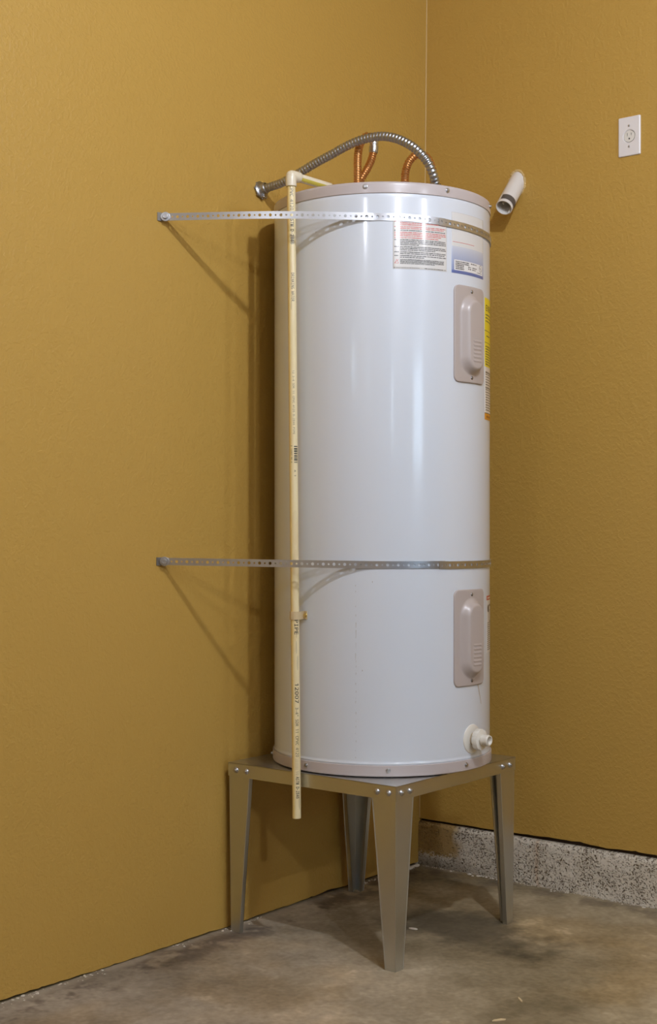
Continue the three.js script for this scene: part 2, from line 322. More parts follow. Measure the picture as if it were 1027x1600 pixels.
// ------------------------------------------------------------------ water heater
const TK = { x: 0.3125, z: 0.6190, r: 0.2946, base: 0.457, top: 1.968 };
const deg = Math.PI / 180;
const tankPoint = (phi, y, r) => V(TK.x + Math.cos(phi * deg) * r, y, TK.z + Math.sin(phi * deg) * r);
const heater = thing('water_heater', 'tall white cylindrical electric water heater standing on the galvanized stand', 'water heater', [TK.x, TK.base, TK.z]);
const L = y => y - TK.base;    // heights inside the heater group
{
  const R = TK.r;
  const body = lathe([[0, 0.02], [R - 0.012, 0.02], [R - 0.002, 0.028], [R + 0.0015, 0.0335], [R + 0.0015, 0.0365], [R - 0.0012, 0.0395], [R, 0.043], [R, 0.30], [R, 0.70], [R, 1.10], [R, 1.470], [R, 1.4815], [R - 0.004, 1.486], [0, 1.486]], 160);
  part('tank_body', body, M.enamel, heater);
  const topRing = lathe([[0.0, 1.4985], [0.10, 1.499], [0.22, 1.501], [R - 0.016, 1.5025], [R - 0.012, 1.506], [R - 0.007, 1.5095], [R - 0.003, 1.5108], [R + 0.0008, 1.5085], [R + 0.0022, 1.503], [R + 0.0022, 1.4822], [R + 0.0014, 1.4808], [R - 0.002, 1.4808]].reverse(), 160);
  const tr = part('top_cap', topRing, M.ring, heater, 'pinkish grey metal top cap');
  const bottomRing = lathe([[R - 0.02, 0.002], [R - 0.002, 0.002], [R + 0.0035, 0.0035], [R + 0.0045, 0.006], [R + 0.0045, 0.030], [R + 0.0035, 0.0315], [R - 0.004, 0.0315]], 160);
  const br = part('base_ring', bottomRing, M.ring, heater, 'pinkish grey metal base ring');
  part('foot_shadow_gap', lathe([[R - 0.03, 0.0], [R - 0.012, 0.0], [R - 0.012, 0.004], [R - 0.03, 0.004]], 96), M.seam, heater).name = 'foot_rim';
  const screw = mergeGeometries([lathe([[0.0062, 0], [0.0062, 0.0008], [0.0055, 0.0016], [0, 0.0018]], 16).toNonIndexed(), new THREE.CylinderGeometry(0.0036, 0.0038, 0.004, 6).translate(0, 0.003, 0).toNonIndexed()]);
  const put = (parent, phi, y, r, scale = 1) => { const d = V(Math.cos(phi * deg), 0, Math.sin(phi * deg)); const s = part('screw', axisGeo(screw.clone().scale(scale, scale, scale), d.clone().multiplyScalar(r).setY(y), d), M.steel, parent); return s; };
  for (const p of [104, 61.5, 18.9, -24.5, 147]) put(tr, p, 1.4975, R + 0.0022, 1.05);
  for (const p of [136, 94.2, 50.3, 6.5]) put(br, p, 0.0195, R + 0.0045, 1);
}
// curved patch hugging the tank: angles from phi0 (left in view) to phi1, local heights y0..y1
function patch(phi0, phi1, y0, y1, r = TK.r, lift = 0.0006, seg = 24) {
  const pos = [], uv = [], idx = [];
  for (let j = 0; j <= 1; j++) for (let i = 0; i <= seg; i++) { const p = (phi0 + (phi1 - phi0) * i / seg) * deg; pos.push(Math.cos(p) * (r + lift), j ? y1 : y0, Math.sin(p) * (r + lift)); uv.push(i / seg, j); }
  for (let i = 0; i < seg; i++) idx.push(i, i + 1, i + seg + 1, i + seg + 1, i + 1, i + seg + 2);
  // thin edge back to the tank
  const n = pos.length / 3; const ring = [];
  for (let i = 0; i <= seg; i++) ring.push(i); for (let i = seg; i >= 0; i--) ring.push(seg + 1 + i);
  for (const k of ring) { const x = pos[k * 3], z = pos[k * 3 + 2], h = Math.hypot(x, z); pos.push(x / h * (r - 0.001), pos[k * 3 + 1], z / h * (r - 0.001)); uv.push(uv[k * 2], uv[k * 2 + 1]); }
  for (let k = 0; k < ring.length; k++) { const a = ring[k], b = ring[(k + 1) % ring.length], c = n + k, d = n + (k + 1) % ring.length; idx.push(a, c, b, b, c, d); }
  const g = new THREE.BufferGeometry(); g.setAttribute('position', new THREE.Float32BufferAttribute(pos, 3)); g.setAttribute('uv', new THREE.Float32BufferAttribute(uv, 2)); g.setIndex(idx); g.computeVertexNormals(); return g;
}
const paper = (tex, o = {}) => phys({ map: tex, roughness: 0.35, clearcoat: 0.6, clearcoatRoughness: 0.12, ...o });
// unreadably small print: word-like dashes
function tinyText(c, x, y, w, h, color, r, fill = 1) {
  c.fillStyle = color; let u = x; const end = x + w * fill;
  while (u < end) { const word = (2 + r() * 6) * h * 0.62; for (let k = 0; k < word && u + k < end; k += h * 0.62) { const q = h * (0.7 + r() * 0.3); c.fillRect(u + k, y + h - q, h * (0.34 + r() * 0.24), q); if (r() < 0.5) c.fillRect(u + k, y + h * (0.3 + r() * 0.5), h * 0.5, h * 0.18); } u += word + h * 0.55; }
}
{ // instruction sheet, red then black print
  const tex = canvasTex(640, 512, (c, w, h) => {
    const r = rng(901); c.fillStyle = '#dcdad8'; c.fillRect(0, 0, w, h); c.strokeStyle = '#9a9794'; c.lineWidth = 2; c.strokeRect(1, 1, w - 2, h - 2);
    tinyText(c, 16, 8, w - 30, 9, '#222', r); 
    const red = '#c8473f', blk = '#262626'; let y = 26;
    const para = (lines, col, ind, last) => { for (let k = 0; k < lines; k++, y += 16.6) { tinyText(c, 62 * (ind ? 1 : 0) + 16, y, w - 32 - (ind ? 62 : 0), 10.5, col, r, k === lines - 1 ? last : 1); if (k === 0 && ind) tinyText(c, 14, y, 46, 10.5, col === red ? red : blk, r); } y += 4; };
    para(3, red, 1, 0.55); para(2, red, 1, 0.95); para(1, blk, 1, 0.98); para(3, red, 0, 0.9); para(1, red, 0, 0.85);
    para(4, blk, 1, 0.4); para(3, blk, 1, 0.75); para(2, blk, 1, 0.97); para(2, blk, 1, 0.5);
    c.strokeStyle = red; c.lineWidth = 3; const yy = y + 2; c.beginPath(); c.moveTo(18, yy + 44); c.lineTo(40, yy + 4); c.lineTo(62, yy + 44); c.closePath(); c.stroke(); c.beginPath(); c.moveTo(22, yy + 40); c.lineTo(60, yy + 6); c.stroke();
    for (let k = 0; k < 5; k++) tinyText(c, 78, yy + k * 10.5, w - 100, 8, blk, r, k === 4 ? 0.75 : 0.97);
    c.fillStyle = '#cfccc8'; c.fillRect(0, h - 20, w, 20); tinyText(c, 10, h - 15, w * 0.5, 7, '#666', r, 0.9); tinyText(c, w * 0.56, h - 15, w * 0.36, 8, '#222', r); tinyText(c, w * 0.95, h - 14, 18, 7, '#555', r);
  });
  part('warning_label', patch(47.9, 19.2, L(1.7465), L(1.8745)), paper(tex), heater, 'white instruction sheet printed in red and black');
}
{ // rating plate sticker: white above, blue fade below with data box
  const tex = canvasTex(448, 512, (c, w, h) => {
    const r = rng(905); c.fillStyle = '#dcdcdc'; c.fillRect(0, 0, w, h); c.strokeStyle = '#c6c6c6'; c.lineWidth = 3; c.strokeRect(2, 2, w - 4, h - 4);
    c.fillStyle = '#c8605c'; c.fillRect(12, 248, w * 0.6, 4);
    const g = c.createLinearGradient(0, 285, 0, 512); g.addColorStop(0, '#cbd0dc'); g.addColorStop(0.45, '#a6b0cd'); g.addColorStop(1, '#7c8bb8'); c.fillStyle = g; c.fillRect(0, 285, w, 227);
    c.fillStyle = '#5b6ca6'; c.fillRect(0, 488, w, 24);
    c.fillStyle = '#e9e9ea'; c.fillRect(28, 398, w - 46, 88);
    for (let k = 0; k < 5; k++) tinyText(c, 42, 406 + k * 15, k < 2 ? 170 : 100, 11, '#222', r, 0.95);
    tinyText(c, 232, 406, 90, 10, '#222', r); tinyText(c, 195, 438, 40, 10, '#222', r); tinyText(c, 255, 438, 60, 10, '#222', r); tinyText(c, 195, 454, 40, 10, '#222', r); tinyText(c, 250, 454, 50, 10, '#222', r);
    c.strokeStyle = '#222'; c.lineWidth = 3.5; c.beginPath(); c.ellipse(392, 430, 25, 28, 0, 0, 7); c.stroke(); c.fillStyle = '#222'; c.font = 'bold 26px sans-serif'; c.fillText('U', 374, 436); c.fillText('L', 393, 447);
    tinyText(c, 330, 468, 80, 7, '#444', r);
  });
  part('rating_label', patch(16, -11.8, L(1.7465), L(1.903)), paper(tex), heater, 'white and blue rating sticker');
}
{ // yellow energy label with white notice and orange foot, seen edge-on round the side
  const tex = canvasTex(512, 768, (c, w, h) => {
    const r = rng(911); c.fillStyle = '#f1dd12'; c.fillRect(0, 0, w, 434); c.fillStyle = '#111'; c.font = 'bold 54px sans-serif'; c.fillText('ENERGYGUIDE', 14, 82);
    for (let k = 0; k < 3; k++) tinyText(c, 12, 100 + k * 20, w - 30, 10, '#333', r, 0.9); c.fillRect(0, 205, w, 4); c.font = 'bold 40px sans-serif'; c.fillRect(30, 236, 80, 7); c.fillRect(0, 280, w, 3);
    for (let k = 0; k < 8; k++) tinyText(c, 12, 300 + k * 16, w - 30, 10, '#333', r, 0.85);
    c.fillStyle = '#e8e3dd'; c.fillRect(0, 434, w, 290); for (let k = 0; k < 16; k++) tinyText(c, 12, 462 + k * 16, w - 30, k === 0 || k === 6 ? 13 : 8, '#333', r, 0.9);
    c.fillStyle = '#dd9418'; c.fillRect(0, 728, w, 40); tinyText(c, 30, 740, 300, 14, '#8a3a10', r);
  });
  part('energy_label', patch(-14.6, -66, L(1.378), L(1.7025)), paper(tex), heater, 'yellow energy label above a white notice and orange strip');
}
{ // lower hazard notice
  const tex = canvasTex(256, 256, (c, w, h) => {
    const r = rng(917); c.fillStyle = '#dedbd8'; c.fillRect(0, 0, w, h); c.fillStyle = '#c04634'; c.fillRect(0, 0, w, 20); c.fillStyle = '#f4e8e2'; c.fillRect(8, 8, 60, 5);
    c.fillStyle = '#222'; c.beginPath(); c.ellipse(22, 58, 14, 17, 0, 0, 7); c.fill(); c.fillRect(40, 40, 40, 10); c.strokeStyle = '#444'; c.lineWidth = 4; c.beginPath(); c.arc(58, 92, 26, 0.3, 5); c.stroke();
    for (let k = 0; k < 14; k++) tinyText(c, 6, 120 + k * 9.2, w - 14, 5, '#444', r, 0.95);
  });
  part('hazard_label', patch(-18.2, -60, L(0.756), L(0.908)), paper(tex), heater, 'white hazard notice with red head');
}
// element access panels: curved flange with raised obround cover and grip ridges
const panelGeo = (() => {
  const hw = 0.0668, hh = 0.1255, rc = 0.017, nx = 64, ny = 128, pos = [], uv = [], idx = [];
  const height = (x, y) => {
    const cy = Math.max(-0.060, Math.min(0.056, y)), d = Math.hypot(x * 1.0, y - cy);
    let h = 0.0042 + 0.0185 * smooth(0.0475, 0.0265, d);
    const lower = y < -0.012 && y > -0.072 && Math.abs(x) < 0.0165 ? Math.max(0, Math.sin((y + 0.072) / 0.0102 * Math.PI * 2)) * 0.0016 : 0;
    return h + lower;
  };
  for (let j = 0; j <= ny + 2; j++) {
    const jj = Math.min(ny, Math.max(0, j - 1)), t = jj / ny, y = (t * 2 - 1) * hh, over = hh - Math.abs(y);
    const w = over < rc ? hw - rc + Math.sqrt(Math.max(0, rc * rc - (rc - over) ** 2)) : hw;
    for (let i = 0; i <= nx + 2; i++) {
      const ii = Math.min(nx, Math.max(0, i - 1)), x = (ii / nx * 2 - 1) * w;
      const edge = i === 0 || i === nx + 2 || j === 0 || j === ny + 2;
      const rim = Math.min(w - Math.abs(x), over); const hgt = edge ? -0.001 : height(x, y) - 0.0012 * smooth(0.0025, 0, rim);
      const a = -x / TK.r, rr = TK.r + hgt;         // +x of the panel is view-right, towards smaller angles
      pos.push(Math.cos(a) * rr, y, Math.sin(a) * rr); uv.push(ii / nx, t);
    }
  }
  const w1 = nx + 3;
  for (let j = 0; j < ny + 2; j++) for (let i = 0; i < nx + 2; i++) { const a = j * w1 + i, b = a + w1; idx.push(a, a + 1, b, b, a + 1, b + 1); }
  const g = new THREE.BufferGeometry(); g.setAttribute('position', new THREE.Float32BufferAttribute(pos, 3)); g.setAttribute('uv', new THREE.Float32BufferAttribute(uv, 2)); g.setIndex(idx); g.computeVertexNormals(); return g;
})();
for (const [y, label] of [[1.592, 'upper grey access panel'], [0.8045, 'lower grey access panel']]) {
  const p = part('access_panel', panelGeo, M.panel, heater, label); p.position.y = L(y); p.rotation.y = -1.75 * deg;
  const sg = lathe([[0.0048, 0], [0.0046, 0.0012], [0.0025, 0.0026], [0, 0.003]], 14);
  for (const s of [-1, 1]) part('screw', axisGeo(sg.clone(), V(TK.r + 0.004, s * 0.112, 0), V(1, 0, 0)), M.darkSteel, p);
}
{ // drain valve
  const phi = 0.3, d = V(Math.cos(phi * deg), 0, Math.sin(phi * deg)), o = d.clone().multiplyScalar(TK.r - 0.001).setY(L(0.5395));
  const up = new THREE.Quaternion().setFromUnitVectors(V(0, 1, 0), d);
  const place = g => g.applyQuaternion(up).translate(o.x, o.y, o.z);
  const v = part('drain_valve', place(lathe([[0.0, 0.004], [0.0125, 0.004], [0.0125, 0.014], [0.0145, 0.015], [0.0145, 0.026], [0.012, 0.027], [0.012, 0.033], [0.0150, 0.034], [0.0152, 0.038], [0.0135, 0.039], [0.0146, 0.041], [0.0133, 0.043], [0.0146, 0.045], [0.0133, 0.047], [0.0146, 0.049], [0.0138, 0.052], [0.0132, 0.055], [0.0092, 0.055], [0.0086, 0.042], [0, 0.042]], 32)), M.valve, heater, 'white plastic drain valve');
  part('escutcheon', place(lathe([[0, 0.0055], [0.016, 0.0055], [0.028, 0.0048], [0.0365, 0.003], [0.0385, 0.0005], [0.0385, -0.003]].reverse(), 48)), M.valve, v);
  part('stem_hole', place(new THREE.TorusGeometry(0.0155, 0.0022, 8, 32).rotateX(Math.PI / 2).translate(0, 0.0055, 0)), M.rust, v).name = 'packing_ring';
  // handwheel: octagonal knob with grip lugs
  const sh = new THREE.Shape(); for (let k = 0; k < 96; k++) { const a = k / 96 * Math.PI * 2, q = Math.abs(Math.cos(a * 4)), rr = 0.0235 + 0.0028 * Math.pow(q, 0.35); k ? sh.lineTo(Math.cos(a) * rr, Math.sin(a) * rr) : sh.moveTo(rr, 0); } sh.closePath();
  const knob = new THREE.ExtrudeGeometry(sh, { depth: 0.013, bevelEnabled: true, bevelSize: 0.0015, bevelThickness: 0.0015, bevelSegments: 2 }).rotateX(-Math.PI / 2).translate(0, 0.017, 0);
  part('handle', place(toCreasedNormals(knob, 0.6)), M.valve, v);
}
{ // drips and scuffs on the enamel
  const strip = (phi, y0, y1, w, bend) => { const pos = [], idx = [], n = 10; for (let k = 0; k <= n; k++) { const t = k / n, ww = w * (1 - 0.6 * t), p0 = phi + bend * t; for (const s of [-1, 1]) { const a = (p0 + s * ww) * deg; pos.push(Math.cos(a) * (TK.r + 0.0006), L(y0 + (y1 - y0) * t), Math.sin(a) * (TK.r + 0.0006)); } } for (let k = 0; k < n; k++) { const a = k * 2; idx.push(a, a + 2, a + 1, a + 1, a + 2, a + 3); } const g = new THREE.BufferGeometry(); g.setAttribute('position', new THREE.Float32BufferAttribute(pos, 3)); g.setIndex(idx); g.computeVertexNormals(); return g; };
  part('rust_drip', strip(-5.2, 0.679, 0.625, 0.42, -4.0), M.rust, heater, 'thin brown drip below the lower panel');
  const r = rng(33), marks = [];
  for (let k = 0; k < 26; k++) { const y = 0.99 - 0.49 * k / 26 - r() * 0.012; if (y > 0.905 && r() < 0.5) continue; marks.push(strip(66.3 + (r() - 0.5) * 0.35, y, y - 0.003 - r() * (k > 6 && k < 13 ? 0.016 : 0.004), 0.05 + r() * 0.09, 0.02)); }
  for (const [p, y] of [[88.5, 1.853], [63, 0.73], [58, 0.955]]) marks.push(strip(p, y, y - 0.004, 0.2, 0.1));
  marks.forEach(g => part('scuff_mark', g, M.scuff, heater, 'faint grey scuff'));
}
{ // fittings on the top: relief valve, anode plug, nipples
  const top = 1.5005;
  const rv = part('relief_valve', [lathe([[0, top - 0.002], [0.014, top - 0.002], [0.016, top], [0.016, top + 0.008], [0.0125, top + 0.010], [0.0125, top + 0.030], [0.009, top + 0.033], [0.006, top + 0.040], [0, top + 0.041]], 8).translate(0.2535 - TK.x, 0, 0.735 - TK.z), new THREE.CylinderGeometry(0.011, 0.012, 0.03, 20).rotateX(Math.PI / 2).translate(0.2535 - TK.x, 2.004 - TK.base, 0.762 - TK.z)], M.brass, heater);
  part('test_lever', boxAt(0.006, 0.002, 0.03, 0.2535 - TK.x, top + 0.043, 0.722 - TK.z), M.steel, rv);
  const an = part('anode_plug', [new THREE.CylinderGeometry(0.014, 0.014, 0.014, 6).translate(0.4425 - TK.x, top + 0.006, 0.793 - TK.z), new THREE.CylinderGeometry(0.006, 0.0075, 0.007, 6).translate(0.4425 - TK.x, top + 0.0162, 0.793 - TK.z)], M.brass, heater);
  part('plug_wrench_flat', boxAt(0.030, 0.004, 0.016, 0.425 - TK.x, top + 0.008, 0.79 - TK.z, 0.001), M.primer, heater).name = 'sealant_smear';
}

// ------------------------------------------------------------------ copper connectors
const copperBody = corrugated(0.0088, 0.0110, 0.0066);
{
  // cold connector: rises from the tank, turns over and comes down to a steel nut, second hose below
  const c = thing('copper_connector', 'looped corrugated copper connector with white steel nut behind the arching conduit', 'hose', [0, 0, 0], 0);
  part('hose', sweep([V(0.3487, 1.985, 0.775), V(0.3464, 2.0281, 0.772), V(0.341, 2.0642, 0.765), V(0.3376, 2.0974, 0.755), V(0.3368, 2.1229, 0.74), V(0.3425, 2.1354, 0.725), V(0.3495, 2.130, 0.711), V(0.3511, 2.118, 0.708)], copperBody, 0.0011, 18), M.copper, c);
  part('hose', sweep([V(0.3511, 2.098, 0.708), V(0.3477, 2.0774, 0.712), V(0.3424, 2.0523, 0.722), V(0.333, 2.0256, 0.735), V(0.3234, 2.0, 0.745), V(0.318, 1.975, 0.75)], copperBody, 0.0011, 18), M.copper, c);
  part('collar', axisGeo(lathe([[0.0115, 0], [0.0125, 0.002], [0.0125, 0.03], [0.0110, 0.034]], 24), V(0.3488, 1.955, 0.775), V(0, 1, 0)), M.copper, c);
  part('nut', axisGeo(mergeGeometries([new THREE.CylinderGeometry(0.0125, 0.0125, 0.014, 6).translate(0, 0.011, 0).toNonIndexed(), lathe([[0.011, -0.002], [0.0125, 0], [0.0125, 0.003], [0.0095, 0.005], [0.0095, 0.02], [0.0115, 0.022], [0.0115, 0.036], [0, 0.037]], 24).toNonIndexed()]), V(0.3508, 2.0945, 0.7085), V(0.05, 1, -0.03)), M.steel, c);
}
{
  const c = thing('copper_connector', 'arched corrugated copper connector on the tank top under the end of the conduit', 'hose', [0, 0, 0], 0);
  part('hose', sweep([V(0.4593, 1.972, 0.715), V(0.4589, 2.0047, 0.7145), V(0.4595, 2.0253, 0.712), V(0.4645, 2.0500, 0.705), V(0.478, 2.0677, 0.695), V(0.4915, 2.0706, 0.685), V(0.5035, 2.0600, 0.674), V(0.5105, 2.0386, 0.666), V(0.5135, 2.0153, 0.662), V(0.5140, 1.9985, 0.660)], copperBody, 0.0011, 18), M.copper, c);
  part('collar', axisGeo(lathe([[0.0115, 0], [0.0125, 0.002], [0.0125, 0.018], [0.0110, 0.021]], 24), V(0.4593, 1.955, 0.715), V(0, 1, 0)), M.copper, c);
  part('nut', axisGeo(mergeGeometries([new THREE.CylinderGeometry(0.0135, 0.0135, 0.015, 6).translate(0, 0.03, 0).toNonIndexed(), lathe([[0.010, 0], [0.010, 0.04], [0, 0.041]], 20).toNonIndexed()]), V(0.5140, 1.958, 0.660), V(0, 1, 0)), M.steel, c);
}
// ------------------------------------------------------------------ flexible electrical conduit
{
  const c = thing('flexible_conduit', 'ribbed grey metal conduit arching from the wall bushing onto the tank top', 'conduit', [0, 0, 0]);
  const pts = [[0.010, 2.0330, 0.777], [0.039, 2.0355, 0.778], [0.070, 2.0375, 0.780], [0.101, 2.0415, 0.782], [0.1609, 2.0570, 0.785], [0.2179, 2.0734, 0.786], [0.2731, 2.0875, 0.786], [0.3157, 2.0995, 0.785], [0.3577, 2.1075, 0.784], [0.3984, 2.1098, 0.782], [0.4385, 2.1065, 0.780], [0.4766, 2.0945, 0.776], [0.5126, 2.0745, 0.771], [0.5400, 2.0510, 0.765], [0.5600, 2.0240, 0.756], [0.5670, 1.9985, 0.744], [0.5640, 1.9800, 0.730], [0.5580, 1.9640, 0.716]].map(p => V(...p));
  part('hose', sweep(pts, corrugated(0.0098, 0.0122, 0.0098), 0.0014, 20), M.conduit, c);
  const dir = V(0.97, 0.22, -0.03).normalize(), o = V(0.009, 2.0325, 0.777);
  part('bushing', axisGeo(lathe([[0.0125, -0.002], [0.0245, -0.002], [0.0255, 0.001], [0.0245, 0.0045], [0.016, 0.006], [0.016, 0.018], [0.0145, 0.021], [0.0125, 0.021]], 28), o.clone(), dir), M.conduit, c);
  const ears = []; for (let k = 0; k < 8; k++) { const a = k / 8 * Math.PI * 2; ears.push(boxAt(0.006, 0.004, 0.007, 0.0255, 0.001, 0, 0.001).rotateY(a)); }
  part('locknut', ears.map(g => axisGeo(g, o.clone(), dir)), M.darkSteel, c);
  part('set_screw', axisGeo(lathe([[0.003, 0], [0.003, 0.006], [0.0045, 0.006], [0.0045, 0.010], [0, 0.010]], 12), V(0.02, 2.019, 0.777).add(V(0, 0, 0)), V(0.1, -1, 0.25)), M.steel, c);
  part('end_fitting', axisGeo(mergeGeometries([lathe([[0.0125, 0], [0.0150, 0.001], [0.0150, 0.014], [0.0130, 0.017]], 24).toNonIndexed(), new THREE.CylinderGeometry(0.018, 0.018, 0.006, 6).translate(0, 0.002, 0).toNonIndexed()]), V(0.5575, 1.9590, 0.714), V(0.2, 1, 0.4)), M.steel, c);
}
// ------------------------------------------------------------------ relief discharge pipe (cream plastic)
{
  const c = thing('discharge_pipe', 'cream plastic discharge pipe running down the front left of the heater', 'pipe', [0, 0, 0]);
  const top = V(0.2540, 1.985, 0.9345), bot = V(0.2815, 0.3429, 0.9445), r = 0.0111;
  const len = top.distanceTo(bot), W = 256, H = 2048;
  const tex = canvasTex(W, H, (x, w, h) => {
    const rr = rng(71); x.fillStyle = '#ead9ac'; x.fillRect(0, 0, w, h);
    const g = x.createLinearGradient(0, 0, w, 0); g.addColorStop(0, 'rgba(236,206,120,0.55)'); g.addColorStop(0.40, 'rgba(236,206,120,0.55)'); g.addColorStop(0.52, 'rgba(236,222,186,0)'); g.addColorStop(1, 'rgba(236,222,186,0)'); x.fillStyle = g; x.fillRect(0, 0, w, h);
    for (let k = 0; k < 60; k++) { x.fillStyle = `rgba(${190 + rr() * 30},${160 + rr() * 30},${80 + rr() * 40},${0.05 + rr() * 0.09})`; x.beginPath(); x.ellipse(rr() * w, rr() * h, 10 + rr() * 30, 20 + rr() * 70, 0, 0, 7); x.fill(); }
    for (const [u, v, s] of [[140, 1500, 14], [150, 1550, 16], [142, 1455, 10], [160, 1990, 20], [150, 880, 10], [120, 400, 10]]) { x.fillStyle = 'rgba(90,82,70,0.16)'; x.beginPath(); x.ellipse(u, v, s * 0.6, s * 1.5, 0, 0, 7); x.fill(); }
    // print reads downward; canvas y is 0 at the pipe's top; photo rows 290..1279 map onto it
    const Y = p => (p - 290) / 989 * h, put = (s, p0, p1, u, size, col, weight = '') => { const L0 = Y(p1) - Y(p0); x.save(); x.translate(u, Y(p0)); x.rotate(Math.PI / 2); x.font = `${weight} 40px monospace`; const m = x.measureText(s).width || s.length * 24; x.scale(L0 / m, size / 40); x.fillStyle = col; x.fillText(s, 0, 0); x.restore(); };
    const ink = '#37322b';
    put('CPVC 4120', 296, 335, 118, 44, ink); put('ASTM D-2846', 344, 388, 120, 44, ink, 'bold'); put('DRINKING WATER', 432, 477, 122, 40, ink);
    put('12 3-4 SDR 11 CPVC 4120 D-2846 PIPE', 584, 684, 126, 26, '#7d6f55');
    for (let k = 0, v = Y(702); v < Y(728); k++) { const t = 1.5 + rr() * 3; x.fillStyle = '#2c2823'; x.fillRect(134, v, 40, t); v += t + 1.5 + rr() * 3; }
    put('E 12007 NO 4', 701, 728, 102, 22, '#6b5d45'); put('A 1', 739, 750, 134, 24, ink);
    put('PIPE', 971, 995, 124, 52, ink, 'bold'); put('12007', 1069, 1101, 124, 50, ink, 'bold'); put('3-4" SDR 11 CPVC 4120', 1107, 1184, 126, 40, ink); put('|||||||| 1/2', 1186, 1212, 126, 34, '#857a66'); put('ASTM D-2846', 1214, 1248, 126, 42, ink, 'bold');
  });
  tex.wrapS = THREE.RepeatWrapping;
  const mat = phys({ map: tex, roughness: 0.34, clearcoat: 0.3, clearcoatRoughness: 0.2 });
  // open tube; uv.x = 0.5 faces the camera side
  const pos = [], uv = [], idx = [], n = 40, rad = 40, ax = bot.clone().sub(top).normalize();
  const front = V(0.62, 0, 0.78), side = new THREE.Vector3().crossVectors(ax, front).normalize(), fr = new THREE.Vector3().crossVectors(side, ax).normalize();
  for (let i = 0; i <= n; i++) for (let j = 0; j <= rad; j++) { const a = (j / rad - 0.5) * Math.PI * 2, p = top.clone().lerp(bot, i / n).addScaledVector(fr, Math.cos(a) * r).addScaledVector(side, -Math.sin(a) * r); pos.push(p.x, p.y, p.z); uv.push(j / rad, 1 - i / n); }
  for (let i = 0; i < n; i++) for (let j = 0; j < rad; j++) { const a = i * (rad + 1) + j, b = a + rad + 1; idx.push(a, b, a + 1, b, b + 1, a + 1); }
  const g = new THREE.BufferGeometry(); g.setAttribute('position', new THREE.Float32BufferAttribute(pos, 3)); g.setAttribute('uv', new THREE.Float32BufferAttribute(uv, 2)); g.setIndex(idx); g.computeVertexNormals();
  const inner = lathe([[r, 0], [0.0086, 0], [0.0086, 0.09], [0, 0.09]], 32);
  part('riser', [g, axisGeo(inner, bot.clone(), ax.clone().negate())], mat, c, 'printed upright length of the pipe');
  const eTop = V(0.2535, 2.004, 0.9345);
  const elbowPath = [V(0.2540, 1.974, 0.9345), V(0.2537, 1.992, 0.9345), V(0.2536, 1.9995, 0.9330), V(0.2535, 2.0035, 0.9290), V(0.2535, 2.004, 0.922), V(0.2535, 2.004, 0.904)];
  part('elbow', [sweep(elbowPath, s => (s < 0.001 ? 0.0135 : 0.0142), 0.0015, 32, true), new THREE.SphereGeometry(0.0142, 28, 18).translate(0.2536, 2.0025, 0.9335)], M.cream, c);
  part('glue_line', axisGeo(new THREE.TorusGeometry(0.0113, 0.0012, 8, 36).rotateX(Math.PI / 2), V(0.2541, 1.9745, 0.9345), V(0, 1, 0)), M.primer, c, 'yellow glue line');
  part('branch', sweep([V(0.2535, 2.004, 0.905), V(0.2535, 2.004, 0.768)], () => 0.0111, 0.05, 28), M.cream, c);
  // primer smear on the lower right of the branch
  const sp = [], si = []; for (let k = 0; k <= 14; k++) { const z = 0.902 - k * 0.0075; for (let j = 0; j <= 4; j++) { const a = (-8 - j * 14 * (1 - 0.25 * Math.sin(k * 1.7) ** 2)) * deg, q = 0.0115; sp.push(0.2535 + Math.cos(a) * q, 2.004 + Math.sin(a) * q, z); } }
  for (let k = 0; k < 14; k++) for (let j = 0; j < 4; j++) { const a = k * 5 + j, b = a + 5; si.push(a, b, a + 1, b, b + 1, a + 1); }
  const sg = new THREE.BufferGeometry(); sg.setAttribute('position', new THREE.Float32BufferAttribute(sp, 3)); sg.setIndex(si); sg.computeVertexNormals(); part('primer_smear', sg, M.primer, c, 'yellow primer smear');
}
